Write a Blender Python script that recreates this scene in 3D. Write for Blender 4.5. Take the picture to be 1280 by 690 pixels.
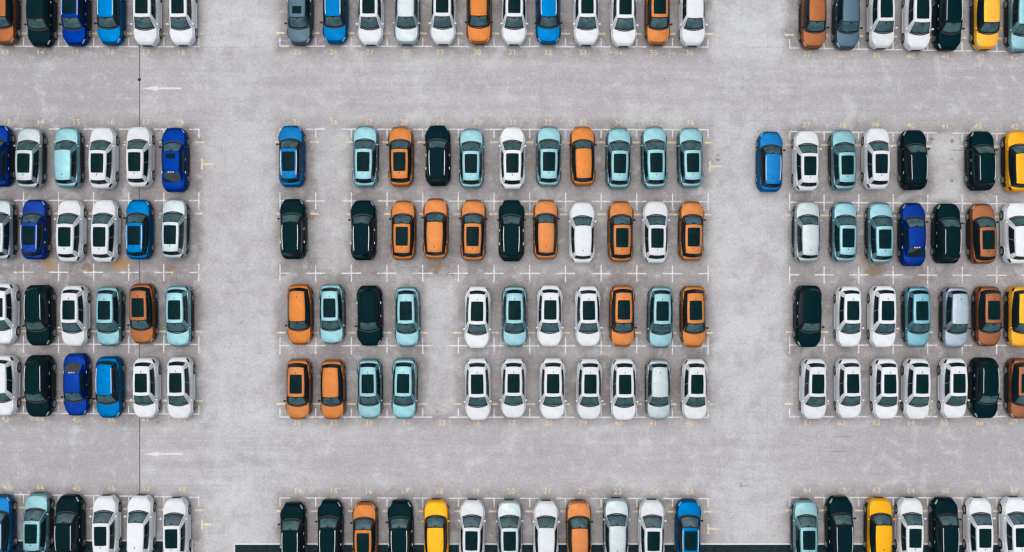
import bpy, bmesh, math, random
from mathutils import Vector

# ------------------------------------------------------------------ camera, sky, sun, exposure
for o in list(bpy.data.objects):
    bpy.data.objects.remove(o, do_unlink=True)
SC = bpy.context.scene
COL = SC.collection
H = 66.0                      # height of the drone above the ground (m)
F = 66.0 * 16.3               # focal length in photograph pixels (1280 wide)
cam_data = bpy.data.cameras.new('camera')
cam_data.sensor_width = 36.0
cam_data.lens = 36.0 * F / 1280.0
cam_data.clip_end = 2000.0
cam = bpy.data.objects.new('camera', cam_data)
cam.location = (0, 0, H)
COL.objects.link(cam)
SC.camera = cam

SUN_EL, SUN_AZ = math.radians(82), math.radians(300)      # azimuth clockwise from +Y (image up)
world = bpy.data.worlds.new('World')
SC.world = world
world.use_nodes = True
wn = world.node_tree.nodes
sky = wn.new('ShaderNodeTexSky')
sky.sky_type = 'NISHITA'
sky.sun_disc = False
sky.sun_elevation = SUN_EL
sky.sun_rotation = SUN_AZ
sky.air_density = 1.0
sky.dust_density = 6.0
sky.ozone_density = 1.0
bg = wn['Background']
bg.inputs['Strength'].default_value = 0.05
world.node_tree.links.new(sky.outputs[0], bg.inputs['Color'])

sd = bpy.data.lights.new('sun', 'SUN')
sd.energy = 1.5
sd.angle = math.radians(112)
sd.color = (1.0, 0.985, 0.965)
sun = bpy.data.objects.new('sun', sd)
d = Vector((math.sin(SUN_AZ) * math.cos(SUN_EL), math.cos(SUN_AZ) * math.cos(SUN_EL), math.sin(SUN_EL)))
sun.rotation_euler = d.to_track_quat('Z', 'Y').to_euler()
sun.location = (0, 0, 40)
COL.objects.link(sun)

SC.view_settings.view_transform = 'Standard'
SC.view_settings.look = 'None'
SC.view_settings.gamma = 1.0
SC.view_settings.use_curve_mapping = False
SC.view_settings.exposure = 0.95
SC.render.engine = 'CYCLES'
SC.cycles.filter_width = 1.35
SC.cycles.max_bounces = 6

R = random.Random(7)

def gp(px, py, z=0.0):
    """photograph pixel -> point at height z"""
    k = (H - z) / F
    return ((px - 640.0) * k, (345.0 - py) * k)
PX = H / F                    # metres per photograph pixel on the ground

# ------------------------------------------------------------------ materials
def mat(name):
    m = bpy.data.materials.new(name)
    m.use_nodes = True
    return m, m.node_tree.nodes, m.node_tree.links, m.node_tree.nodes['Principled BSDF']

def simple(name, col, rough=0.5, metal=0.0, spec=0.5, coat=0.0):
    m, n, l, b = mat(name)
    b.inputs['Base Color'].default_value = (*col, 1)
    b.inputs['Roughness'].default_value = rough
    b.inputs['Metallic'].default_value = metal
    b.inputs['Specular IOR Level'].default_value = spec
    b.inputs['Coat Weight'].default_value = coat
    b.inputs['Coat Roughness'].default_value = 0.06
    return m

def paint(name, col, rough=0.34, spec=0.2, flake=0.05, coat=0.05, tint=(1, 1, 1), metal=0.0, dust=.004):
    """car paint: slight dust film and fine tonal variation"""
    m, n, l, b = mat(name)
    tc = n.new('ShaderNodeTexCoord')
    nz = n.new('ShaderNodeTexNoise'); nz.inputs['Scale'].default_value = 2.2; nz.inputs['Detail'].default_value = 6
    l.new(tc.outputs['Object'], nz.inputs['Vector'])
    oi = n.new('ShaderNodeObjectInfo')
    wh = n.new('ShaderNodeTexWhiteNoise'); wh.noise_dimensions = '3D'; l.new(oi.outputs['Location'], wh.inputs['Vector'])
    vr = n.new('ShaderNodeMapRange'); vr.inputs['To Min'].default_value = .92; vr.inputs['To Max'].default_value = 1.07
    l.new(wh.outputs['Value'], vr.inputs['Value'])
    hs = n.new('ShaderNodeHueSaturation'); l.new(vr.outputs['Result'], hs.inputs['Value'])
    vs = n.new('ShaderNodeMapRange'); vs.inputs['To Min'].default_value = .96; vs.inputs['To Max'].default_value = 1.03
    sc3 = n.new('ShaderNodeSeparateColor'); l.new(wh.outputs['Color'], sc3.inputs[0]); l.new(sc3.outputs[1], vs.inputs['Value'])
    l.new(vs.outputs['Result'], hs.inputs['Saturation'])
    mx = n.new('ShaderNodeMix'); mx.data_type = 'RGBA'
    mx.inputs['A'].default_value = (*col, 1)
    mx.inputs['B'].default_value = (*[c * (1 - flake * 2) + dust for c in col], 1)
    rm = n.new('ShaderNodeMapRange'); rm.inputs['From Min'].default_value = .35; rm.inputs['From Max'].default_value = .7
    l.new(nz.outputs['Fac'], rm.inputs['Value'])
    l.new(rm.outputs['Result'], mx.inputs['Factor'])
    l.new(mx.outputs['Result'], hs.inputs['Color']); l.new(hs.outputs[0], b.inputs['Base Color'])
    rr = n.new('ShaderNodeMapRange'); rr.inputs['To Min'].default_value = rough - .06; rr.inputs['To Max'].default_value = rough + .12
    l.new(nz.outputs['Fac'], rr.inputs['Value'])
    l.new(rr.outputs['Result'], b.inputs['Roughness'])
    b.inputs['Specular IOR Level'].default_value = spec
    b.inputs['Coat Weight'].default_value = coat
    b.inputs['Coat Roughness'].default_value = 0.08
    b.inputs['Metallic'].default_value = metal
    b.inputs['Specular Tint'].default_value = (*tint, 1)
    return m

PAINTS = {      # base colour, metallic flake share
    'white': ((.545, .58, .60), 0), 'silver': ((.36, .43, .455), .7), 'pale silver blue': ((.27, .34, .40), .75),
    'light teal': ((.190, .375, .42), .85), 'teal': ((.145, .35, .43), .85), 'orange': ((.40, .142, .034), .7), 'copper orange': ((.26, .090, .032), .75),
    'black': ((.0002, .0085, .012), 0), 'blue': ((.0002, .125, .34), .88), 'dark blue': ((.0001, .027, .21), .85),
    'slate blue': ((.055, .105, .145), .8), 'yellow': ((.72, .34, .008), .4)}
PM = {}
for k, (c, mt) in PAINTS.items():
    deep = k in ('black', 'dark blue', 'blue')
    PM[k] = paint(k.replace(' ', '_') + '_paint', c, coat=0 if deep else .10, spec=.05 if deep else .12, rough=.46 if mt else .34,
                  tint=(.3, .85, 1) if deep else (1, 1, 1), metal=mt, dust=0 if deep else .004)
def cabin_glass(name, dark, light, rough, spec):
    """tinted glass; the noise stands for dashboard and seats showing through"""
    m, n, l, b = mat(name)
    tc = n.new('ShaderNodeTexCoord'); oi = n.new('ShaderNodeObjectInfo')
    ad = n.new('ShaderNodeVectorMath'); ad.operation = 'ADD'
    l.new(tc.outputs['Object'], ad.inputs[0]); l.new(oi.outputs['Location'], ad.inputs[1])
    nz = n.new('ShaderNodeTexNoise'); nz.inputs['Scale'].default_value = 1.9; nz.inputs['Detail'].default_value = 2
    l.new(ad.outputs[0], nz.inputs['Vector'])
    mr = n.new('ShaderNodeMapRange'); mr.inputs['From Min'].default_value = .36; mr.inputs['From Max'].default_value = .64
    l.new(nz.outputs['Fac'], mr.inputs['Value'])
    mx = n.new('ShaderNodeMix'); mx.data_type = 'RGBA'
    mx.inputs['A'].default_value = (*dark, 1); mx.inputs['B'].default_value = (*light, 1)
    l.new(mr.outputs['Result'], mx.inputs['Factor']); l.new(mx.outputs['Result'], b.inputs['Base Color'])
    b.inputs['Roughness'].default_value = rough; b.inputs['Specular IOR Level'].default_value = spec
    return m
M_GLASS = cabin_glass('window_glass', (.026, .062, .073), (.050, .102, .112), .12, .36)
M_SIDE = simple('side_window_glass', (.003, .012, .016), .06, 0, .35)
M_PANO = cabin_glass('roof_glass', (.0002, .011, .014), (.0010, .014, .017), .12, .02)
M_TRIM = simple('black_trim', (.006, .009, .011), .45, 0, .25)
M_TYRE = simple('tyre_rubber', (.010, .012, .013), .85, 0, .2)
M_RIM = simple('alloy_rim', (.45, .47, .48), .3, .8)
M_LENS = simple('lamp_lens', (.34, .37, .38), .12, 0, .6)
M_TAIL = simple('tail_lens', (.022, .005, .006), .15, 0, .25)
M_RAIL = simple('brushed_rail', (.55, .58, .59), .35, .7)

# ------------------------------------------------------------------ mesh helpers
def make_mesh(name, verts, faces, mats, fmat=None, sharp=38):
    me = bpy.data.meshes.new(name)
    me.from_pydata([tuple(v) for v in verts], [], faces)
    for m in mats:
        me.materials.append(m)
    bm = bmesh.new(); bm.from_mesh(me)
    bmesh.ops.recalc_face_normals(bm, faces=bm.faces)
    for f in bm.faces:
        f.smooth = True
    lim = math.radians(sharp)
    for e in bm.edges:
        e.smooth = not (len(e.link_faces) == 2 and e.calc_face_angle(0) > lim)
    bm.to_mesh(me); bm.free()
    if fmat:
        for p, k in zip(me.polygons, fmat):
            p.material_index = k
    return me

def grid(fn, us, vs, thick=0.012, off=0.006):
    """solid patch lying on the surface fn(u,v), pushed `off` outwards, `thick` deep"""
    def nrm(u, v):
        e = 1e-3
        a = fn(u + e, v) - fn(u - e, v); b = fn(u, v + e) - fn(u, v - e)
        n = a.cross(b)
        return n.normalized() if n.length > 1e-12 else Vector((0, 0, 1))
    cen = fn(us[len(us) // 2], vs[len(vs) // 2])
    n0 = nrm(us[len(us) // 2], vs[len(vs) // 2])
    sgn = 1.0 if n0.dot(cen - Vector((0, cen.y * .55, .55))) > 0 else -1.0
    V, Fc = [], []
    nu, nv = len(us), len(vs)
    for lay in (off, off - thick):
        for u in us:
            for v in vs:
                V.append(fn(u, v) + nrm(u, v) * sgn * lay)
    ix = lambda l, i, j: l * nu * nv + i * nv + j
    for i in range(nu - 1):
        for j in range(nv - 1):
            Fc.append((ix(0, i, j), ix(0, i + 1, j), ix(0, i + 1, j + 1), ix(0, i, j + 1)))
    for i in range(nu - 1):
        for j in (0, nv - 1):
            Fc.append((ix(0, i, j), ix(0, i + 1, j), ix(1, i + 1, j), ix(1, i, j)))
    for j in range(nv - 1):
        for i in (0, nu - 1):
            Fc.append((ix(0, i, j), ix(0, i, j + 1), ix(1, i, j + 1), ix(1, i, j)))
    return V, Fc

def lin(a, b, n):
    return [a + (b - a) * i / (n - 1) for i in range(n)]

def sstep(a, b, x):
    t = min(1, max(0, (x - a) / (b - a)))
    return t * t * (3 - 2 * t)

def box(V, Fc, c, s, taper=(1, 1)):
    b = len(V)
    for z in (-1, 1):
        tx, ty = taper if z > 0 else (1, 1)
        for x, y in ((-1, -1), (1, -1), (1, 1), (-1, 1)):
            V.append(Vector((c[0] + x * s[0] * tx / 2, c[1] + y * s[1] * ty / 2, c[2] + z * s[2] / 2)))
    for f in ((0, 3, 2, 1), (4, 5, 6, 7), (0, 1, 5, 4), (1, 2, 6, 5), (2, 3, 7, 6), (3, 0, 4, 7)):
        Fc.append(tuple(b + i for i in f))

# ------------------------------------------------------------------ the cars
# local frame: +Y nose, Z up, origin on the ground under the middle of the car
SHAPES = {
    'suv':   dict(L=4.60, W=1.90, cowl=1.24, rf=.46, rr=-1.70, rb=-2.06, zr=1.60, rw=.625, hood=1.00, deck=1.10, wb=1.36, belt=1.03),
    'cross': dict(L=4.58, W=1.90, cowl=1.20, rf=.46, rr=-1.72, rb=-2.05, zr=1.62, rw=.60, hood=1.02, deck=1.12, wb=1.36, belt=1.06),
    'wagon': dict(L=4.56, W=1.92, cowl=1.16, rf=.44, rr=-1.78, rb=-2.08, zr=1.66, rw=.64, hood=1.06, deck=1.14, wb=1.36, belt=1.08),
    'sedan': dict(L=4.80, W=1.88, cowl=1.30, rf=.52, rr=-.98, rb=-1.78, zr=1.46, rw=.61, hood=.94, deck=1.02, wb=1.40, belt=.96)}

def build_car_meshes(shape, colour, roof):
    """list of (part name, mesh, location, children) for one design"""
    P = SHAPES[shape]
    L2, W2 = P['L'] / 2, P['W'] / 2
    pm = PM[colour]
    yw = P['wb']
    front_k = .46 if shape != 'wagon' else .42

    def width(y):
        if y > 0:
            t = max(0, (y - L2 * .58) / (L2 * .42))
            return W2 * (1 - front_k * t ** 2.7) * (1 - .012 * math.cos(y * 2))
        t = max(0, (-y - L2 * .62) / (L2 * .38))
        return W2 * (1 - .40 * t ** 2.8) * (1 - .012 * math.cos(y * 2))

    def top(y):
        if y > P['cowl'] - .25:
            t = (y - P['cowl'] + .25) / (L2 - P['cowl'] + .25)
            return P['hood'] - .10 * t ** 1.6 - .20 * max(0, (t - .82) / .18) ** 2
        if y < P['rb'] + .15:
            t = (P['rb'] + .15 - y) / (L2 + P['rb'] + .15)
            return P['deck'] - .05 * t - .16 * max(0, (t - .5) / .5) ** 2
        a = sstep(P['rb'] + .15, P['cowl'] - .25, y)
        return P['deck'] * (1 - a) + P['hood'] * a

    def zbot(y):
        z = .23 + .10 * max(0, (abs(y) - L2 + .5) / .5) ** 2
        for s in (-1, 1):
            dd = abs(y - s * yw)
            if dd < .395:
                z = max(z, .34 + math.sqrt(.395 ** 2 - dd * dd))
        return z

    def ring(y, k):
        """k 0..8 from the sill to the centre line (right half)"""
        w, t, zb = width(y), top(y), zbot(y)
        endf = max(0, (abs(y) - L2 + .22) / .22)
        pts = [(.80 * w, zb), (.975 * w, zb + .012), (1.0 * w, max(.48, zb + .02)), (.968 * w, max(.73, zb + .03)),
               (.925 * w, max(t - .12, zb + .05)), (.855 * w, t - .03), (.62 * w, t + .012), (.33 * w, t + .034), (0, t + .042)]
        i = min(7, max(0, int(math.floor(k))))
        a = k - i
        x = pts[i][0] * (1 - a) + pts[i + 1][0] * a
        z = pts[i][1] * (1 - a) + pts[i + 1][1] * a
        return x, z

    def body_pt(side):
        return lambda y, k: Vector((side * ring(y, k)[0], y - (.0 if abs(y) < L2 - .3 else 0), ring(y, k)[1]))

    # ---- body shell
    ys = set([round(v, 4) for v in lin(-L2, L2, 25)])
    for s in (-1, 1):
        for a in lin(-1, 1, 11):
            ys.add(round(s * yw + .3949 * math.sin(a * math.pi / 2), 4))
        ys.add(round(s * (L2 - .04), 4)); ys.add(round(s * (L2 - .12), 4))
    ys = sorted(ys)
    ys = [y for i, y in enumerate(ys) if i == 0 or y - ys[i - 1] > .012]
    V, Fc, fm = [], [], []
    ks = [0, 1, 2, 3, 4, 5, 5.5, 6, 7, 8]
    row = len(ks) * 2 - 1
    clad = {'white': 1, 'black': 3}.get(colour, 3)
    for y in ys:
        bow = 0
        for k in ks:
            x, z = ring(y, k); V.append(Vector((x, y, z)))
        for k in ks[-2::-1]:
            x, z = ring(y, k); V.append(Vector((-x, y, z)))
    for i in range(len(ys) - 1):
        for j in range(row - 1):
            a = i * row + j
            Fc.append((a, a + 1, a + row + 1, a + row))
            # dark lower cladding along the sills and arches, except on the all-white cars
            low = j < clad or j >= row - 1 - clad
            mid_y = (ys[i] + ys[i + 1]) / 2
            fm.append(1 if low and abs(mid_y) < L2 - .34 else 0)
    Fc.append(tuple(range(row))); fm.append(0)
    Fc.append(tuple((len(ys) - 1) * row + j for j in range(row))); fm.append(0)
    # dark floor pan
    n0 = len(Fc)
    box(V, Fc, (0, 0, .50), (W2 * 1.46, P['L'] * .90, .50))
    fm += [1] * (len(Fc) - n0)
    # sill and arch trim
    n0 = len(Fc)
    for s in (-1, 1):
        box(V, Fc, (s * (W2 - .035), 0, .26), (.09, yw * 2 - .86, .10))
    fm += [1 if colour not in ('white', 'blue') else 0] * (len(Fc) - n0)

    # ---- greenhouse
    belt, zr, rw = P['belt'], P['zr'], P['rw']
    cowl, rf, rr, rb = P['cowl'], P['rf'], P['rr'], P['rb']
    def ws(s, t):                       # windscreen
        b = Vector((s * .775, cowl - .20 * s * s, P['hood'] + .02 + .02 * (1 - s * s)))
        e = Vector((s * (rw - .02), rf - .05 * s * s, zr - .045 + .035 * (1 - s * s)))
        p = b.lerp(e, t)
        p.z += .055 * 4 * t * (1 - t) * .5
        return p
    def rs(s, t):                       # rear screen
        b = Vector((s * .74, rb + .14 * s * s, P['deck'] + .02))
        e = Vector((s * (rw - .045), rr + .05 * s * s, zr - .07 + .03 * (1 - s * s)))
        p = b.lerp(e, t)
        p.z += .05 * 4 * t * (1 - t) * .5
        return p
    def rhalf(u):                       # roof half width, u 0 front .. 1 rear
        return (rw - .02) + .03 * math.sin(math.pi * min(1, u * 1.15)) * (1 - u * .3) - .03 * u ** 2
    def zroof(u):
        return zr - .045 + .045 * math.sin(math.pi * (.18 + .62 * u)) - .045 * math.sin(math.pi * .18) - .03 * u ** 3
    yb0, yb1 = cowl - .20, rb + .14
    yt0, yt1 = rf - .05, rr + .05
    def side(sg):
        def f(u, t):
            xb = .775 + .105 * math.sin(math.pi * min(1, .12 + u * .92)) ** .7 - .035 * u
            b = Vector((sg * xb, yb0 + (yb1 - yb0) * u, belt - .02 + (P['deck'] - belt) * u ** 2))
            e = Vector((sg * rhalf(u), yt0 + (yt1 - yt0) * u, zroof(u)))
            p = b.lerp(e, t)
            p.x += sg * .035 * 4 * t * (1 - t)
            return p
        return f
    pillar_dark = colour in ('orange', 'copper orange', 'yellow', 'black', 'blue')
    def add_patch(fn, us, vs, mi):
        v, f = grid(fn, us, vs, thick=.03, off=0)
        b = len(V); V.extend(v)
        for q in f:
            Fc.append(tuple(b + i for i in q)); fm.append(mi)
    pi_ = 1 if pillar_dark else 0
    add_patch(ws, lin(-1, 1, 9), lin(0, 1, 5), pi_)
    add_patch(rs, lin(-1, 1, 9), lin(0, 1, 4), 1 if colour in ('orange', 'copper orange', 'yellow', 'black') else 0)
    for s in (-1, 1):
        add_patch(side(s), lin(0, 1, 11), lin(0, 1, 5), pi_)
    nm = (shape + '_' + colour + '_' + roof).replace(' ', '_')
    parts = []
    parts.append(('body', make_mesh('body_' + nm, V, Fc, [pm, M_TRIM], fm), None))

    def patch(name, fn, us, vs, m, thick=.012, off=.006):
        v, f = grid(fn, us, vs, thick, off)
        return (name, make_mesh(name + '_' + nm, v, f, [m]), None)

    # hood: raised panel on the nose
    def hood_fn(y, q):
        k = 8 - abs(q) * 2.45
        x, z = ring(y, k)
        return Vector((x if q > 0 else -x, y, z))
    def hood_s(v, q):
        y0 = cowl - .03 - .20 * (q * .9) ** 2
        y1 = L2 - .14 - .16 * q * q
        return hood_fn(y0 + (y1 - y0) * v, q)
    parts.append(patch('hood', hood_s, lin(0, 1, 9), lin(-1, 1, 13), pm, .02, .014))
    # cowl under the wipers
    def cowl_fn(v, s):
        y = cowl + .005 - .20 * s * s + v * .085
        return Vector((s * .755, y, P['hood'] + .062 - .03 * s * s))
    parts.append(patch('cowl', cowl_fn, [0, .5, 1], lin(-1, 1, 9), M_TRIM, .02, .002))
    us, vs = [-.93, -.855] + lin(-.855, .855, 8)[1:-1] + [.855, .93], [.02, .13, .3, .5, .7, .9, .96]
    v, f = grid(ws, us, vs, .012, .006)
    nf = []
    for a in range(len(us) - 1):
        for c in range(len(vs) - 1):
            nf.append(1 if a in (0, len(us) - 2) or c in (0, len(vs) - 2) else 0)
    nf += [1] * (len(f) - len(nf))
    parts.append(('windshield', make_mesh('windshield_' + nm, v, f, [M_GLASS, M_TRIM], nf), None))
    parts.append(patch('sensor_housing', ws, [-.13, 0, .13], [.80, .88, .95], M_TRIM, .012, .012))
    if shape == 'sedan':
        parts.append(patch('rear_window', rs, lin(-.88, .88, 9), lin(.06, .97, 6), M_SIDE))
    else:
        parts.append(patch('rear_window', rs, lin(-.86, .86, 9), lin(.12, .93, 5), M_SIDE))
    for s in (-1, 1):
        f = side(s)
        parts.append(patch('side_window', f, lin(.12, .477, 6), lin(.14, .88, 5), M_SIDE))
        parts.append(patch('side_window', f, lin(.484, .90 if shape != 'sedan' else .82, 6), lin(.14, .88, 5), M_SIDE))
    # roof panel with rolled edges
    def roof_fn(u, s):
        y0, y1 = rf + .012 - .05 * s * s, rr - (.07 if shape != 'sedan' else .0) + .06 * s * s
        z = zroof(u) + .012 + .055 * (1 - s * s)
        if abs(s) > .97:
            z -= .012
        z -= .02 * max(0, (u - .93) / .07)
        return Vector((s * (rhalf(u) + .006), y0 + (y1 - y0) * u, z))
    ss = [-1, -.97, -.85, -.6, -.3, 0, .3, .6, .85, .97, 1]
    parts.append(patch('roof', roof_fn, lin(0, 1, 13), ss, pm, .035, .012))
    if roof == 'pano':
        hw = .745
        parts.append(patch('glass_roof', roof_fn, lin(.105, .755, 8), lin(-hw, hw, 7), M_PANO, .008, .017))
    elif roof in ('sunroof', 'sedan_sunroof'):
        parts.append(patch('sunroof', roof_fn, lin(.11, .36, 4), lin(-.58, .58, 7), M_PANO, .008, .017))
    if shape != 'sedan' and roof != 'rails':
        v, f = [], []
        yy = rr + .34
        zz = zr + .045
        box(v, f, (0, yy, zz), (.055, .15, .07), (.35, .5))
        parts.append(('antenna', make_mesh('antenna_' + nm, v, f, [M_TRIM if colour != 'black' else pm]), None))
    if shape == 'sedan':
        for q in (-.3, 0, .3):
            v, f = [], []
            c = rs(q, .985)
            box(v, f, (c.x, c.y - .02, c.z + .035), (.13, .10, .03), (.8, .8))
            parts.append(('roof_lamp', make_mesh('roof_lamp_' + nm, v, f, [M_LENS]), None))
    if roof == 'rails' or (colour in ('blue', 'dark blue') and shape != 'sedan'):
        slim = roof != 'rails'
        for s in (-1, 1):
            v, f = [], []
            N = 16
            for i in range(N):
                u = .06 + .84 * i / (N - 1)
                c = roof_fn(u, s * (.93 if slim else .90))
                lift = (.022 if slim else .05) * min(1, min(i, N - 1 - i) / 1.5)
                for j in range(6):
                    a = math.tau * j / 6
                    v.append(Vector((c.x + .024 * math.cos(a), c.y, c.z + lift + .022 * math.sin(a))))
            for i in range(N - 1):
                for j in range(6):
                    f.append((i * 6 + j, i * 6 + (j + 1) % 6, (i + 1) * 6 + (j + 1) % 6, (i + 1) * 6 + j))
            f.append(tuple(range(6))); f.append(tuple((N - 1) * 6 + j for j in range(6)))
            parts.append(('roof_rail', make_mesh('roof_rail_' + nm, v, f, [M_RAIL]), None))
    # lamps
    for s in (-1, 1):
        parts.append(patch('headlight', body_pt(s), lin(L2 - .40, L2 - .10, 5), lin(3.75, 4.75, 4), M_LENS, .02, .012))
        parts.append(patch('taillight', body_pt(s), lin(-L2 + .08, -L2 + .34, 4), lin(3.6, 4.9, 4), M_TAIL, .02, .012))
    # grille
    v, f = [], []
    wf = width(L2) * .86
    box(v, f, (0, L2 - .005, .58), (wf * 1.5, .05, .22), (1.1, 1))
    box(v, f, (0, L2 - .01, .37), (wf * 1.7, .05, .10))
    parts.append(('grille', make_mesh('grille_' + nm, v, f, [M_TRIM]), None))
    # mirrors
    mm = pm if colour in ('white', 'light teal', 'teal', 'silver', 'yellow') else M_TRIM
    for s in (-1, 1):
        v, f = [], []
        yy = cowl - .40
        bm = bmesh.new()
        bmesh.ops.create_icosphere(bm, subdivisions=2, radius=1)
        for q in bm.verts:
            p = q.co
            q.co = Vector((s * (W2 + .015) + p.x * .10, yy + p.y * (.105 if p.y > 0 else .06), belt + .06 + p.z * .08))
        v = [q.co.copy() for q in bm.verts]; f = [tuple(q.index for q in fc.verts) for fc in bm.faces]
        bm.free()
        box(v, f, (s * (W2 - .03), yy + .01, belt + .015), (.14, .06, .035))
        parts.append(('mirror', make_mesh('mirror_' + nm, v, f, [mm]), None))
    # door handles
    for s in (-1, 1):
        for yy in (.02, -.98):
            v, f = [], []
            x, z = ring(yy, 4.05)
            box(v, f, (s * (x + .008), yy, z), (.03, .19, .028), (.8, .9))
            parts.append(('door_handle', make_mesh('door_handle_' + nm, v, f, [M_RAIL if colour in ('black', 'dark blue', 'slate blue') else pm]), None))
    return parts, yw, W2

def wheel_meshes():
    # tyre
    prof = [(.20, -.10), (.30, -.115), (.335, -.085), (.345, 0), (.335, .085), (.30, .115), (.225, .11), (.20, .09)]
    V, Fc = [], []
    N = 26
    for i in range(N):
        a = math.tau * i / N
        for r, x in prof:
            V.append(Vector((x, r * math.cos(a), r * math.sin(a))))
    m = len(prof)
    for i in range(N):
        for j in range(m - 1):
            Fc.append((i * m + j, i * m + j + 1, ((i + 1) % N) * m + j + 1, ((i + 1) % N) * m + j))
    ty = make_mesh('tyre', V, Fc, [M_TYRE])
    # rim facing +x: hub disc and five spokes on a dark back plate
    V, Fc, fm = [], [], []
    def disc(r, x, mi, r0=0):
        b = len(V)
        for i in range(20):
            a = math.tau * i / 20
            V.append(Vector((x, r * math.cos(a), r * math.sin(a))))
        Fc.append(tuple(range(b, b + 20))); fm.append(mi)
    disc(.215, .02, 1); disc(.06, .105, 0)
    for s in range(5):
        a = math.tau * s / 5
        b = len(V)
        for (r, h) in ((.04, .035), (.222, .045)):
            for sg in (-1, 1):
                for x in (.07, .098):
                    V.append(Vector((x, r * math.cos(a) - sg * h * math.sin(a), r * math.sin(a) + sg * h * math.cos(a))))
        for q in ((0, 1, 3, 2), (4, 6, 7, 5), (0, 4, 5, 1), (2, 3, 7, 6), (1, 5, 7, 3), (0, 2, 6, 4)):
            Fc.append(tuple(b + i for i in q)); fm.append(0)
    b = len(V)
    for r, x in ((.195, .095), (.232, .113)):
        for i in range(20):
            a = math.tau * i / 20
            V.append(Vector((x, r * math.cos(a), r * math.sin(a))))
    for i in range(20):
        Fc.append((b + i, b + (i + 1) % 20, b + 20 + (i + 1) % 20, b + 20 + i)); fm.append(0)
    ri = make_mesh('rim', V, Fc, [M_RIM, M_TRIM], fm)
    return ty, ri

TYRE, RIM = wheel_meshes()
PROTO = {}

def new_obj(name, data, parent=None):
    o = bpy.data.objects.new(name, data)
    COL.objects.link(o)
    if parent is not None:
        o.parent = parent
    return o

def car_proto(shape, colour, roof):
    key = (shape, colour, roof)
    if key not in PROTO:
        parts, yw, W2 = build_car_meshes(shape, colour, roof)
        root = new_obj('parked_car', None)
        root.empty_display_size = .5
        for nme, me, _ in parts:
            new_obj(nme, me, root)
        for sx in (-1, 1):
            for sy in (-1, 1):
                w = new_obj('wheel', TYRE, root)
                w.location = (sx * (W2 - .135), sy * yw, .345)
                w.rotation_euler = (0, 0, 0 if sx > 0 else math.pi)
                new_obj('rim', RIM, w)
        PROTO[key] = [root, False]
    ent = PROTO[key]
    if not ent[1]:
        ent[1] = True
        return ent[0]
    src = ent[0]
    r = src.copy(); COL.objects.link(r)
    for ch in list(src.children):
        c = ch.copy(); COL.objects.link(c); c.parent = r
        for g in list(ch.children):
            q = g.copy(); COL.objects.link(q); q.parent = c
    return r

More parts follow.
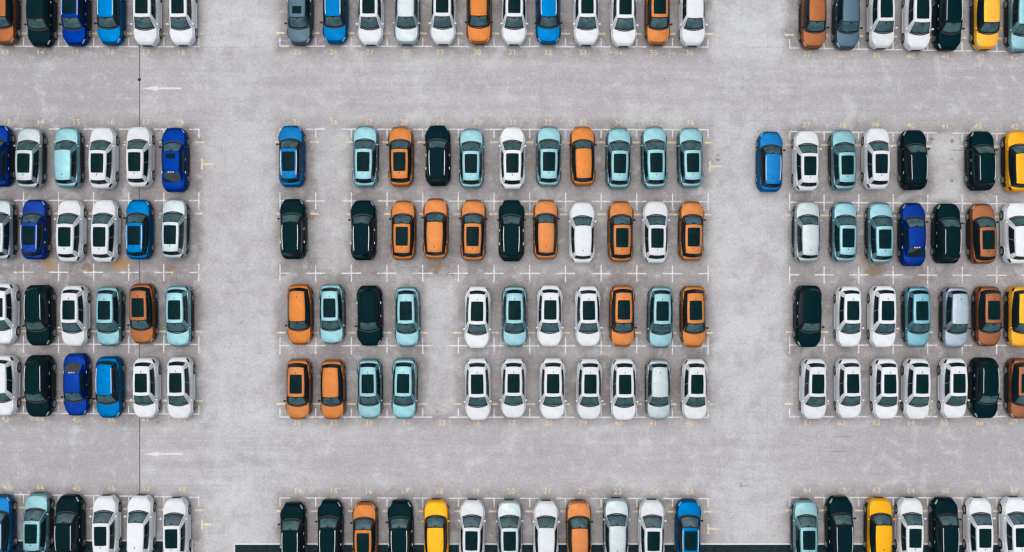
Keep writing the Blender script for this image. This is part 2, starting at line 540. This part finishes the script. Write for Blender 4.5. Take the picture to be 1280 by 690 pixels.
# colour codes: W white, S silver, P pale silver blue, L light teal, T teal, O orange, C copper orange,
#               K black, B blue, D dark blue, G slate, Y yellow.  roof: p panoramic, n plain, r rails, s sunroof, x sedan, z sedan+sunroof
CN = dict(W='white', S='silver', P='pale silver blue', L='light teal', T='teal', O='orange', C='copper orange', K='black',
          B='blue', D='dark blue', G='slate blue', Y='yellow')
ROWS = {
    ('left', 'top', 'down'): [(5, 56, 'Cn'), (51, 58.6, 'Kn'), (94, 57, 'Dp'), (138, 56.5, 'Bn'), (183, 56.5, 'Wp'), (227.5, 56.5, 'Wp')],
    ('left', 'second', 'up'): [(-2, 195, 'Dn'), (37.5, 197.5, 'Sp'), (85, 197, 'Ln'), (128.3, 197.5, 'Wp'), (174, 196, 'Wp'), (218, 199.7, 'Dz')],
    ('left', 'third', 'up'): [(1, 287, 'Sp'), (43.5, 287, 'Dp'), (88, 288.5, 'Wp'), (131, 288.5, 'Wp'), (173.5, 287, 'Bp'), (218, 286, 'Sp')],
    ('left', 'fourth', 'down'): [(4, 392, 'Wp'), (49, 394, 'Kr'), (93, 395, 'Wp'), (136.5, 395.3, 'Lp'), (178.3, 392, 'Cp'), (223.3, 395, 'Lp')],
    ('left', 'fifth', 'down'): [(5, 482, 'Wn'), (49, 482.5, 'Kr'), (95, 480.8, 'Dx'), (136.5, 484, 'Bn'), (182, 485, 'Wp'), (225, 485, 'Wp')],
    ('left', 'bottom', 'up'): [(0, 618, 'Bn'), (46.5, 616, 'Lp'), (86.5, 619, 'Kr'), (132, 619, 'Wp'), (175, 618.7, 'Wn'), (219.5, 622, 'Wp')],
    ('middle', 'top', 'down'): [(374.5, 56.6, 'Gs'), (418.7, 55.5, 'Bn'), (463, 56.6, 'Wp'), (508.7, 56.2, 'Sn'), (553.8, 55.5, 'Wp'), (598.8, 55, 'On'),
                                (642.8, 56, 'Wp'), (685.3, 56, 'Bn'), (733, 56.6, 'Wp'), (780, 57.8, 'Wp'), (822.5, 57, 'Op'), (866, 57.8, 'Wn')],
    ('middle', 'second', 'up'): [(364.2, 195.3, 'Bp'), (456.6, 195.8, 'Lp'), (501, 195.8, 'Op'), (547.3, 194.6, 'Kr'), (589.3, 198.2, 'Lp'),
                                 (640.5, 197.5, 'Wp'), (685.8, 195.7, 'Lp'), (728.4, 195.3, 'On'), (773.3, 198, 'Lp'), (818, 197, 'Lp'), (863.2, 197.2, 'Lp')],
    ('middle', 'third', 'up'): [(366.2, 286.4, 'Kr'), (454, 288, 'Kr'), (504, 288, 'Op'), (544.6, 286, 'On'), (591.5, 288, 'Op'),
                                (639.3, 288.5, 'Kr'), (682.2, 287, 'On'), (727.7, 290.7, 'Wn'), (776, 289.6, 'Op'), (819.4, 290, 'Wp'), (864.5, 289, 'Op')],
    ('middle', 'fourth', 'down'): [(374.7, 393, 'On'), (414.8, 392.5, 'Lp'), (462, 394.5, 'Kn'), (509, 396, 'Lp'), (596.8, 396.8, 'Wp'),
                                   (643.3, 395.5, 'Lp'), (687.2, 395, 'Wp'), (735, 395.5, 'Wp'), (778, 395, 'Op'), (825.6, 396.5, 'Lp'), (866.8, 395.6, 'Op')],
    ('middle', 'fifth', 'down'): [(373.2, 486.4, 'Op'), (415.8, 487, 'On'), (462, 486, 'Lp'), (505.5, 485.7, 'Lp'), (597.2, 486.7, 'Wp'),
                                  (641.9, 485.4, 'Wp'), (690.7, 486, 'Wp'), (736.7, 486.4, 'Wp'), (779.6, 487, 'Wp'), (822.8, 486.8, 'Sn'), (868.5, 486.7, 'Wp')],
    ('middle', 'bottom', 'up'): [(366, 627.6, 'Kr'), (412.4, 624.5, 'Kr'), (456, 627, 'Op'), (500.7, 625, 'Kr'), (545.3, 624.5, 'Yn'), (590, 624.5, 'Wp'),
                                 (637, 624.8, 'Sp'), (682.4, 624.8, 'Wn'), (723.7, 625.5, 'On'), (770.3, 622.5, 'Sn'), (814.7, 624.8, 'Wp'), (860.5, 624.4, 'Bp')],
    ('right', 'top', 'down'): [(1017, 61.5, 'Cn'), (1058.7, 62, 'Gn'), (1102.4, 61.5, 'Wp'), (1147, 63, 'Wp'), (1185.4, 63.4, 'Kr'), (1232.5, 63, 'Yn'), (1276, 65, 'Ln')],
    ('right', 'second', 'up'): [(962.6, 202, 'Bn'), (1008, 201, 'Wp'), (1054, 200, 'Lp'), (1096, 198.2, 'Wp'), (1142, 200, 'Kr'), (1226.3, 201, 'Kr'), (1272, 201.5, 'Yn')],
    ('right', 'third', 'up'): [(1008.5, 289.6, 'Sn'), (1055.3, 290, 'Lp'), (1100.2, 291.3, 'Lp'), (1141.3, 293.2, 'Dx'), (1183.8, 292, 'Kr'), (1228, 292.3, 'Cp'), (1271, 291.3, 'Wn')],
    ('right', 'fourth', 'down'): [(1010.4, 395.3, 'Kn'), (1061, 395.8, 'Wp'), (1103.6, 396, 'Wp'), (1146.3, 396, 'Tp'), (1193.7, 396.5, 'Pn'), (1235, 395.3, 'Cp'), (1276, 396, 'Yn')],
    ('right', 'fifth', 'down'): [(1017.6, 486.3, 'Wp'), (1061, 485.8, 'Wp'), (1106.8, 486.3, 'Wp'), (1146, 486.3, 'Wp'), (1192, 485.5, 'Wp'), (1230.6, 485, 'Kr'), (1276, 485.6, 'Cp')],
    ('right', 'bottom', 'up'): [(1006.6, 624, 'Lp'), (1050, 620.7, 'Kr'), (1099, 621.5, 'Yn'), (1137.8, 621.5, 'Wp'), (1181, 621.5, 'Kr'), (1224, 621.5, 'Wp'), (1269, 620.7, 'Wp')],
}
ORD = ['first', 'second', 'third', 'fourth', 'fifth', 'sixth', 'seventh', 'eighth', 'ninth', 'tenth', 'eleventh', 'twelfth']

def place_cars():
    for (blk, row, face), cars in ROWS.items():
        for i, (px, py, code) in enumerate(cars):
            colour, rk = CN[code[0]], code[1]
            if rk in 'xz':
                shape, roof = 'sedan', ('sedan_sunroof' if rk == 'z' else 'plain')
            elif code[0] == 'K':
                shape, roof = 'wagon', ('rails' if rk == 'r' else 'plain')
            elif rk == 'p':
                shape, roof = 'suv', 'pano'
            else:
                shape, roof = 'cross', {'n': 'plain', 's': 'sunroof'}[rk]
            o = car_proto(shape, colour, roof)
            L2 = SHAPES[shape]['L'] / 2
            x, y = gp(px, py, .75)
            if row == 'top':
                y = gp(px, py, .5)[1] + L2
            elif row == 'bottom':
                y = gp(px, py, .5)[1] - L2
            rz = math.radians(R.uniform(-.9, .9)) + (math.pi if face == 'down' else 0)
            o.location = (x, y, 0)
            o.rotation_euler = (0, 0, rz)
            k_ = R.uniform(.985, 1.015)
            o.scale = (k_, k_ * R.uniform(.99, 1.01), k_)
            what = {'pano': 'SUV with black glass roof panel', 'rails': 'SUV with silver roof rails', 'sunroof': 'SUV with small front sunroof',
                    'sedan_sunroof': 'sedan with small sunroof'}.get(roof, 'sedan with dark sloping rear window' if shape == 'sedan' else 'SUV with plain roof')
            posn = ORD[i] if i < len(cars) - 1 else 'rightmost'
            if i == 0: posn = 'leftmost'
            o['label'] = f"{colour} {what}, {posn + ' from left' if posn in ORD else posn} in {blk} block's {row} row"
            o['category'] = 'car'
            o['group'] = 'cars parked in the painted stalls'

# ------------------------------------------------------------------ ground
def nd(n, kind, **kw):
    q = n.new(kind)
    for k, v in kw.items():
        if k in q.inputs.keys():
            q.inputs[k].default_value = v
        else:
            setattr(q, k, v)
    return q

def ground_material():
    m, n, l, b = mat('weathered_concrete')
    tc = n.new('ShaderNodeTexCoord')
    P = tc.outputs['Object']
    sep = n.new('ShaderNodeSeparateXYZ'); l.new(P, sep.inputs[0])
    X, Y = sep.outputs['X'], sep.outputs['Y']
    def math_(op, a, c=None, clamp=False):
        q = n.new('ShaderNodeMath'); q.operation = op; q.use_clamp = clamp
        for i, v in enumerate((a, c)):
            if v is None: continue
            if isinstance(v, (int, float)): q.inputs[i].default_value = v
            else: l.new(v, q.inputs[i])
        return q.outputs[0]
    def noise(scale, detail=5, rough=.55, stretch=(1, 1, 1), offs=(0, 0, 0), dist=0):
        mp = n.new('ShaderNodeMapping'); mp.inputs['Scale'].default_value = stretch; mp.inputs['Location'].default_value = offs
        l.new(P, mp.inputs['Vector'])
        q = n.new('ShaderNodeTexNoise'); q.inputs['Scale'].default_value = scale; q.inputs['Detail'].default_value = detail
        q.inputs['Roughness'].default_value = rough; q.inputs['Distortion'].default_value = dist
        l.new(mp.outputs[0], q.inputs['Vector'])
        return q.outputs['Fac']
    def rng(v, a, c, t0=0., t1=1.):
        q = n.new('ShaderNodeMapRange'); q.interpolation_type = 'SMOOTHSTEP'
        q.inputs['From Min'].default_value = a; q.inputs['From Max'].default_value = c
        q.inputs['To Min'].default_value = t0; q.inputs['To Max'].default_value = t1
        l.new(v, q.inputs['Value'])
        return q.outputs[0]
    def mix(a, c, f):
        q = n.new('ShaderNodeMix'); q.data_type = 'RGBA'
        for nm, v in (('A', a), ('B', c)):
            if isinstance(v, tuple): q.inputs[nm].default_value = (*v, 1)
            else: l.new(v, q.inputs[nm])
        if isinstance(f, (int, float)): q.inputs['Factor'].default_value = f
        else: l.new(f, q.inputs['Factor'])
        return q.outputs['Result']
    def mul(a, f):
        q = n.new('ShaderNodeMix'); q.data_type = 'RGBA'; q.blend_type = 'MULTIPLY'; q.inputs['Factor'].default_value = 1
        l.new(a, q.inputs['A']); l.new(f, q.inputs['B'])
        return q.outputs['Result']
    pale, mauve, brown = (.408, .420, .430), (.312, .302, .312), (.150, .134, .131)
    wob = math_('MULTIPLY', math_('SUBTRACT', noise(.55, 4), .5), 1.6)
    Xw, Yw = math_('ADD', X, wob), math_('ADD', Y, wob)
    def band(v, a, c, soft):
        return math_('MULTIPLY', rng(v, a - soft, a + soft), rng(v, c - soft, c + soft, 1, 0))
    gx = lambda p: (p - 640) * PX
    gy = lambda p: (345 - p) * PX
    # where cars stand: bay dirt plus painted-in shade between the cars
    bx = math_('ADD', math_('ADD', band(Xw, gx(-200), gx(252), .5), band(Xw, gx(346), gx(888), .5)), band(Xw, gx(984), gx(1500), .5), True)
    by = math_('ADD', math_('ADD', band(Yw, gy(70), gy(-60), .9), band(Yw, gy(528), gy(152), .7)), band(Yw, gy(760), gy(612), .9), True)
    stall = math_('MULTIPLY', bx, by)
    # bays that stand empty get less of the painted shade and dirt
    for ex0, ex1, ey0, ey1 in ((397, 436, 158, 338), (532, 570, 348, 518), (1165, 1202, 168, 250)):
        vacant = math_('MULTIPLY', band(Xw, gx(ex0), gx(ex1), .4), band(Yw, gy(ey1), gy(ey0), .5))
        stall = math_('MULTIPLY', stall, math_('SUBTRACT', 1.0, math_('MULTIPLY', vacant, .8)))
    # driving lanes across
    lane = math_('ADD', band(Yw, gy(150), gy(72), 1.2), band(Yw, gy(606), gy(532), 1.2), True)
    big = noise(.045, 4, .5, offs=(3, 8, 0))
    mid = noise(.30, 6, .6, stretch=(.6, 1, 1))
    streak = noise(.9, 6, .62, stretch=(.12, 1.6, 1))
    vstreak = noise(.9, 5, .6, stretch=(1.5, .15, 1), offs=(9, 2, 0))
    fine = noise(5.5, 6, .7)
    speck = noise(2.2, 3, .5, offs=(4, 1, 0))
    col = mix(pale, mauve, rng(big, .40, .66, .0, .6))
    col = mix(col, mauve, math_('MULTIPLY', rng(mid, .44, .66), .55))
    col = mix(col, mauve, math_('MULTIPLY', lane, rng(streak, .36, .64, .40, .82)))
    # older pour left of the joint
    old = rng(X, gx(174.5), gx(175.5), 1, 0)
    col = mix(col, (.282, .280, .292), math_('MULTIPLY', old, .72))
    rgt = math_('MULTIPLY', rng(X, gx(980), gx(1120)), lane)
    col = mix(col, (.282, .280, .292), math_('MULTIPLY', rgt, .65))
    col = mix(col, brown, math_('MULTIPLY', stall, rng(mid, .30, .70, .48, .84)))  # dirt tone, deepened to paint in the shade between parked cars
    col = mix(col, (.42, .432, .442), math_('MULTIPLY', stall, rng(vstreak, .52, .72, 0, .22)))
    # pale rubbed strips down the aisles
    aisle = math_('ADD', band(Xw, gx(268), gx(336), .8), band(Xw, gx(902), gx(970), .8), True)
    col = mix(col, (.415, .440, .450), math_('MULTIPLY', aisle, rng(vstreak, .30, .70, .1, .4)))
    # patchy trowelled cells
    vo = n.new('ShaderNodeTexVoronoi'); vo.distance = 'CHEBYCHEV'; vo.inputs['Scale'].default_value = .62
    vm = n.new('ShaderNodeMapping'); vm.inputs['Scale'].default_value = (.8, 1.25, 1); l.new(P, vm.inputs['Vector'])
    l.new(vm.outputs[0], vo.inputs['Vector'])
    vs_ = n.new('ShaderNodeSeparateColor'); l.new(vo.outputs['Color'], vs_.inputs[0])
    col = mix(col, (.285, .270, .282), math_('MULTIPLY', rng(vs_.outputs[0], .3, 1), rng(noise(.12, 3, offs=(7, 7, 0)), .35, .65, .05, .34)))
    blot = noise(1.25, 5, .65, offs=(2, 5, 0))
    cloud = noise(.42, 5, .62, offs=(11, 3, 0), dist=.6)
    col = mix(col, (.292, .278, .286), rng(cloud, .50, .68, 0, .55))
    col = mix(col, (.425, .440, .450), rng(cloud, .48, .32, 0, .45))
    col = mix(col, (.45, .462, .472), rng(blot, .52, .70, 0, .36))
    col = mix(col, (.27, .252, .258), rng(blot, .47, .30, 0, .40))
    # faint saw-cut joints of the slabs
    def joints(v, period, off):
        a = math_('ABSOLUTE', math_('SUBTRACT', math_('FRACT', math_('ADD', math_('DIVIDE', v, period), off)), .5))
        return rng(a, .0, .035 / period, 1, 0)
    jn = math_('MAXIMUM', joints(Y, 5.6, .37), joints(X, 5.8, .12))
    jn = math_('MULTIPLY', jn, rng(noise(.18, 3), .42, .62, 0, .30))
    col = mix(col, (.20, .19, .19), jn)
    # mottling and specks
    g = n.new('ShaderNodeCombineColor'); f1 = rng(fine, .2, .8, .82, 1.15)
    for i in range(3): l.new(f1, g.inputs[i])
    col = mul(col, g.outputs[0])
    g2 = n.new('ShaderNodeCombineColor'); f2 = rng(streak, .25, .75, 1.03, .96)
    for i in range(3): l.new(f2, g2.inputs[i])
    col = mul(col, g2.outputs[0])
    col = mix(col, (.23, .215, .21), math_('MULTIPLY', rng(speck, .66, .78), .45))
    # oil and rust stains, each with a shape of its own
    stains = [(62, 331, 11, 7, 'o', .8), (108, 334, 11, 6, 'b', .85), (150, 330, 15, 8, 'o', .95), (213, 336, 8, 6, 'b', .8), (545, 332, 11, 8, 'b', .85),
              (742, 336, 8, 6, 'k', .55), (730, 342, 6, 3, 'k', .3), (1094, 338, 14, 9, 'b', .9), (1080, 328, 6, 8, 'o', .5), (1063, 350, 6, 4, 'k', .45),
              (392, 326, 7, 5, 'k', .45), (350, 335, 3, 4, 'k', .5), (391, 271, 6, 4, 'b', .6), (562, 343, 4, 1.5, 'd', .8), (896, 197, 4, 2, 'd', .6),
              (1165, 174, 2.5, 2, 'd', .6), (1190, 176, 2.5, 3, 'd', .6), (1190, 226, 2.5, 2, 'd', .55), (1190, 199, 2, 1.5, 'd', .45), (546, 515, 4, 2.5, 'k', .5),
              (528, 508, 3, 2, 'k', .4), (490, 612, 5, 3, 'k', .4), (197, 529, 4, 2, 'd', .5), (85, 108, 9, 5, 'k', .22), (108, 107, 7, 4, 'k', .25),
              (930, 607, 9, 1.5, 'k', .5), (640, 205, 6, 9, 'o', .3), (663, 205, 5, 8, 'o', .35), (661, 470, 5, 8, 'o', .35), (1056, 240, 8, 5, 'k', .25),
              (410, 245, 6, 9, 'k', .18), (1185, 205, 9, 3, 'k', .15), (550, 355, 10, 7, 'k', .18), (300, 570, 14, 8, 'k', .18), (318, 575, 9, 7, 'k', .18), (470, 343, 9, 4, 'k', .3), (600, 350, 8, 4, 'b', .3), (706, 352, 7, 4, 'k', .3), (1000, 346, 7, 4, 'k', .3),
              (1160, 347, 9, 4, 'b', .35), (1205, 340, 6, 4, 'k', .3), (30, 338, 8, 5, 'b', .4), (185, 343, 9, 4, 'k', .3), (430, 344, 10, 4, 'k', .22),
              (640, 340, 8, 5, 'k', .2), (845, 342, 8, 4, 'k', .25), (545, 245, 8, 4, 'k', .2), (720, 245, 9, 4, 'k', .25), (90, 345, 6, 4, 'b', .4)]
    SCOL = {'o': (.30, .20, .095), 'b': (.19, .138, .09), 'k': (.17, .15, .145), 'd': (.06, .055, .055)}
    wn2 = n.new('ShaderNodeTexNoise'); wn2.inputs['Scale'].default_value = 2.6; wn2.inputs['Detail'].default_value = 4
    l.new(P, wn2.inputs['Vector'])
    sc_ = n.new('ShaderNodeVectorMath'); sc_.operation = 'SUBTRACT'; sc_.inputs[1].default_value = (.5, .5, .5)
    l.new(wn2.outputs['Color'], sc_.inputs[0])
    sm = n.new('ShaderNodeVectorMath'); sm.operation = 'SCALE'; sm.inputs['Scale'].default_value = 1.3
    l.new(sc_.outputs[0], sm.inputs[0])
    ad = n.new('ShaderNodeVectorMath'); ad.operation = 'ADD'
    l.new(P, ad.inputs[0]); l.new(sm.outputs[0], ad.inputs[1])
    for sx, sy, rx, ry, c, a in stains:
        mp = n.new('ShaderNodeMapping'); mp.vector_type = 'TEXTURE'
        mp.inputs['Location'].default_value = (gx(sx), gy(sy), 0)
        mp.inputs['Scale'].default_value = (rx * PX, ry * PX, 1000)
        l.new(ad.outputs[0] if rx > 3.5 else P, mp.inputs['Vector'])
        ln = n.new('ShaderNodeVectorMath'); ln.operation = 'LENGTH'; l.new(mp.outputs[0], ln.inputs[0])
        f = rng(ln.outputs['Value'], .45, 1.25, a, 0)
        col = mix(col, SCOL[c], f)
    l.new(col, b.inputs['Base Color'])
    b.inputs['Roughness'].default_value = .93
    b.inputs['Specular IOR Level'].default_value = .15
    bp = n.new('ShaderNodeBump'); bp.inputs['Strength'].default_value = .25; bp.inputs['Distance'].default_value = .02
    l.new(fine, bp.inputs['Height']); l.new(bp.outputs[0], b.inputs['Normal'])
    return m

def road_paint(name, col, lo, hi, amax):
    """worn road paint: chips show the concrete through"""
    m, n, l, b = mat(name)
    b.inputs['Base Color'].default_value = (*col, 1)
    b.inputs['Roughness'].default_value = .8
    b.inputs['Specular IOR Level'].default_value = .2
    tc = n.new('ShaderNodeNewGeometry')
    nz = n.new('ShaderNodeTexNoise'); nz.inputs['Scale'].default_value = 2.6; nz.inputs['Detail'].default_value = 7; nz.inputs['Roughness'].default_value = .7
    l.new(tc.outputs['Position'], nz.inputs['Vector'])
    mr = n.new('ShaderNodeMapRange'); mr.inputs['From Min'].default_value = lo; mr.inputs['From Max'].default_value = hi
    mr.inputs['To Min'].default_value = .15; mr.inputs['To Max'].default_value = amax
    l.new(nz.outputs['Fac'], mr.inputs['Value'])
    l.new(mr.outputs['Result'], b.inputs['Alpha'])
    return m

def flat(name, polys, m, parent, z=.004, loc=(0, 0)):
    """thin painted sheet: polygons in metres about loc"""
    V, Fc = [], []
    for poly in polys:
        b = len(V)
        V += [Vector((x, y, 0)) for x, y in poly]
        Fc.append(tuple(range(b, b + len(poly))))
    me = bpy.data.meshes.new(name); me.from_pydata([tuple(v) for v in V], [], Fc); me.materials.append(m)
    o = new_obj(name, me, parent)
    o.location = (loc[0], loc[1], z)
    return o

def rect(x0, x1, y0, y1):
    return [(x0, y0), (x1, y0), (x1, y1), (x0, y1)]

def build_ground():
    S = 260.0
    me = bpy.data.meshes.new('parking_lot')
    me.from_pydata([(-S, -S, 0), (S, -S, 0), (S, S, 0), (-S, S, 0)], [], [(0, 1, 2, 3)])
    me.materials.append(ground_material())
    lot = new_obj('parking_lot', me)
    lot['kind'] = 'structure'; lot['label'] = 'weathered grey concrete parking lot with painted stalls'
    wp = road_paint('white_road_paint', (.70, .71, .73), .24, .57, .80)
    yp = road_paint('yellow_road_paint', (.80, .69, .46), .26, .60, .76)
    ap = road_paint('arrow_paint', (.66, .67, .69), .10, .42, .72)
    np_ = road_paint('faded_number_paint', (.82, .67, .42), .28, .62, .66)
    # --- stall corner marks
    blocks = {
        'left': ([248.6 - 43.85 * i for i in range(7)][::-1], 'r'),
        'middle': ([350 + 44.6 * i for i in range(13)], 'b'),
        'right': ([987 + 43.15 * i for i in range(8)], 'l')}
    lines = {   # (y at block's left, y at its right), which way ticks go
        'left': [(57.8, 58.5, 'up'), (161, 161.6, 'down'), (250.5, 250.8, 'both'), (340.2, 340.6, 'both'), (430.2, 430.6, 'both'), (516.5, 517.5, 'up'), (617.5, 621.5, 'down')],
        'middle': [(57.6, 58.8, 'up'), (161.3, 162, 'down'), (251, 252, 'both'), (341.4, 342, 'both'), (432, 432.4, 'both'), (521.2, 521.6, 'up'), (622.4, 623.2, 'down')],
        'right': [(60, 65, 'up'), (164.6, 167.2, 'down'), (252.8, 254.8, 'both'), (343.4, 344.2, 'both'), (431.2, 431.8, 'both'), (521, 520.6, 'up'), (621.6, 622.6, 'down')]}
    t = .046
    cache = {}
    for blk, (xs, _) in blocks.items():
        for li, (ya, yb, way) in enumerate(lines[blk]):
            for i, px in enumerate(xs):
                py = ya + (yb - ya) * i / (len(xs) - 1)
                endl = (i == 0 and blk != 'left'); endr = (i == len(xs) - 1 and blk != 'right')
                key = (way, endl, endr)
                if key not in cache:
                    ax0, ax1 = (-t if endl else -.74), (t if endr else .74)
                    polys = [rect(ax0, ax1, -t, t)]
                    if way in ('up', 'both'): polys.append(rect(-t, t, t, .66))
                    if way in ('down', 'both'): polys.append(rect(-t, t, -.66, -t))
                    V, Fc = [], []
                    for poly in polys:
                        b_ = len(V); V += [(x, y, 0) for x, y in poly]; Fc.append(tuple(range(b_, b_ + 4)))
                    q = bpy.data.meshes.new('stall_corner_mark'); q.from_pydata(V, [], Fc); q.materials.append(wp)
                    cache[key] = q
                x, y = gp(px, py)
                o = new_obj('stall_corner_mark', cache[key], lot)
                o.location = (x, y, .004)
                o.rotation_euler = (0, 0, math.radians(R.uniform(-.6, .6)))
            # yellow dashes beside the stall fronts
            if li == 3: continue
            sgn = {0: 1, 1: -1, 2: -1, 4: 1, 5: 1, 6: -1}[li]
            for i, px in enumerate(xs):
                py = ya + (yb - ya) * i / (len(xs) - 1)
                if 'dash' not in cache:
                    q = bpy.data.meshes.new('yellow_dash'); q.from_pydata([(x, y, 0) for x, y in rect(-.33, .33, -.07, .07)], [], [(0, 1, 2, 3)])
                    q.materials.append(yp); cache['dash'] = q
                x, y = gp(px, py)
                o = new_obj('yellow_dash', cache['dash'], lot)
                o.location = (x + R.uniform(-.08, .08), y + sgn * 1.0, .008)
    # --- stall numbers on the lane side of the outer lines
    dig = {}
    def numeral(t):
        if t not in dig:
            cu = bpy.data.curves.new('numeral', 'FONT')
            cu.body = t; cu.size = .58; cu.align_x = 'CENTER'; cu.align_y = 'CENTER'; cu.offset = .012; cu.space_character = 1.1
            tmp = bpy.data.objects.new('numeral', cu); COL.objects.link(tmp)
            me = bpy.data.meshes.new_from_object(tmp.evaluated_get(bpy.context.evaluated_depsgraph_get()))
            bpy.data.objects.remove(tmp, do_unlink=True)
            me.materials.clear(); me.materials.append(np_)
            dig[t] = me
        return dig[t]
    start = {('left', 0): 13, ('left', 1): 13, ('left', 5): 43, ('left', 6): 43, ('middle', 0): 25, ('middle', 1): 25, ('middle', 5): 31, ('middle', 6): 14,
             ('right', 0): 37, ('right', 1): 37, ('right', 5): 61, ('right', 6): 61}
    for blk, (xs, _) in blocks.items():
        for li in (0, 1, 5, 6):
            ya, yb, way = lines[blk][li]
            for i in range(len(xs) - 1):
                px = (xs[i] + xs[i + 1]) / 2 + R.uniform(-1.5, 1.5)
                py = ya + (yb - ya) * (i + .5) / (len(xs) - 1) + (7.5 if li in (0, 5) else -8.5)
                x, y = gp(px, py)
                o = new_obj('stall_number', numeral(str(start[(blk, li)] + i)), lot)
                o.location = (x, y, .004)
    # --- white lane arrows
    for px, py in ((203, 110.5), (204, 567.5)):
        x, y = gp(px, py)
        flat('lane_arrow', [[(-1.55, 0), (-.35, -.20), (-.35, .20)], rect(-.35, 1.45, -.07, .07)], ap, lot, .004, (x, y))
    # --- yellow side marks shaped like a lying T
    for px, py in ((258, 205), (893, 208), (258, 655.5), (891, 661)):
        x, y = gp(px, py)
        flat('side_mark', [rect(-.42, -.26, -.40, .40), rect(-.26, .55, -.07, .07)], yp, lot, .004, (x, y))
    # --- open expansion joint, cracks
    M_JOINT = simple('joint_filler', (.10, .098, .102), .9, 0, .1)
    x0 = gp(174.5, 0)[0]
    flat('expansion_joint', [rect(-.036, .036, -30, 30)], M_JOINT, lot, .003, (x0, 0))
    me = bpy.data.meshes.new('drain_cap')
    bm = bmesh.new(); bmesh.ops.create_cone(bm, cap_ends=True, segments=16, radius1=.13, radius2=.12, depth=.012); bm.to_mesh(me); bm.free()
    me.materials.append(M_TRIM)
    o = new_obj('drain_cap', me, lot); o.location = (*gp(174.3, 99.5), .008)
    M_CRACK = simple('crack_shade', (.21, .205, .208), .95, 0, .1)
    for (xa, xb, py) in ((1040, 1067, 545.5), (1032, 1058, 564.5), (1185, 1215, 188)):
        pts = []
        n_ = 9
        for i in range(n_):
            pts.append((gp(xa + (xb - xa) * i / (n_ - 1), 0)[0], gp(0, py + R.uniform(-.5, .5))[1], .03 * (1 - abs(2 * i / (n_ - 1) - 1) ** 3)))
        poly = [(x, y + w) for x, y, w in pts] + [(x, y - w) for x, y, w in pts[::-1]]
        flat('surface_crack', [poly], M_CRACK, lot, .004)
    # --- dark asphalt strip behind the nearest row, with pale kerb edging flush at its rim
    ma, n, l, b = mat('dark_asphalt')
    nz = n.new('ShaderNodeTexNoise'); nz.inputs['Scale'].default_value = 3.0; nz.inputs['Detail'].default_value = 8
    tcx = n.new('ShaderNodeTexCoord'); l.new(tcx.outputs['Object'], nz.inputs['Vector'])
    cr = n.new('ShaderNodeValToRGB'); cr.color_ramp.elements[0].color = (.004, .013, .016, 1); cr.color_ramp.elements[1].color = (.012, .030, .036, 1)
    cr.color_ramp.elements[0].position = .3; cr.color_ramp.elements[1].position = .75
    l.new(nz.outputs['Fac'], cr.inputs[0]); l.new(cr.outputs[0], b.inputs['Base Color'])
    b.inputs['Roughness'].default_value = .9; b.inputs['Specular IOR Level'].default_value = .1
    M_KERB = simple('pale_kerb', (.50, .49, .49), .9, 0, .2)
    for (xa, xb, py) in ((-260, 239, 676.5), (294, 1500, 681)):
        X0, X1 = gp(xa, 0)[0], gp(xb, 0)[0]
        yt = gp(0, py)[1]
        o = flat('asphalt_strip', [rect(X0, X1, yt - 3.2, yt)], ma, None, .004)
        o['kind'] = 'structure'; o['label'] = 'dark asphalt strip behind the bottom row of cars'
        nk = int((X1 - X0) / 1.2)
        V, Fc = [], []
        box(V, Fc, (0, 0, .012), (1.19, .13, .024), (.99, .92))
        km = make_mesh('edging_stone', V, Fc, [M_KERB])
        for i in range(nk):
            xx = X0 + .6 + i * 1.2
            if abs(xx) > 43: continue
            k_ = new_obj('edging_stone', km, o)
            k_.location = (xx, yt + .07, -.004 + R.uniform(-.004, .004))
        V, Fc = [], []
        xe = X0 if xa > 0 else X1
        box(V, Fc, (0, 0, .012), (.13, 3.3, .024), (.92, .99))
        ke = new_obj('edging_stone', make_mesh('edging_end', V, Fc, [M_KERB]), o)
        ke.location = (xe + (-.07 if xa > 0 else .07), yt - 1.55, -.004)
    return lot

build_ground()
place_cars()
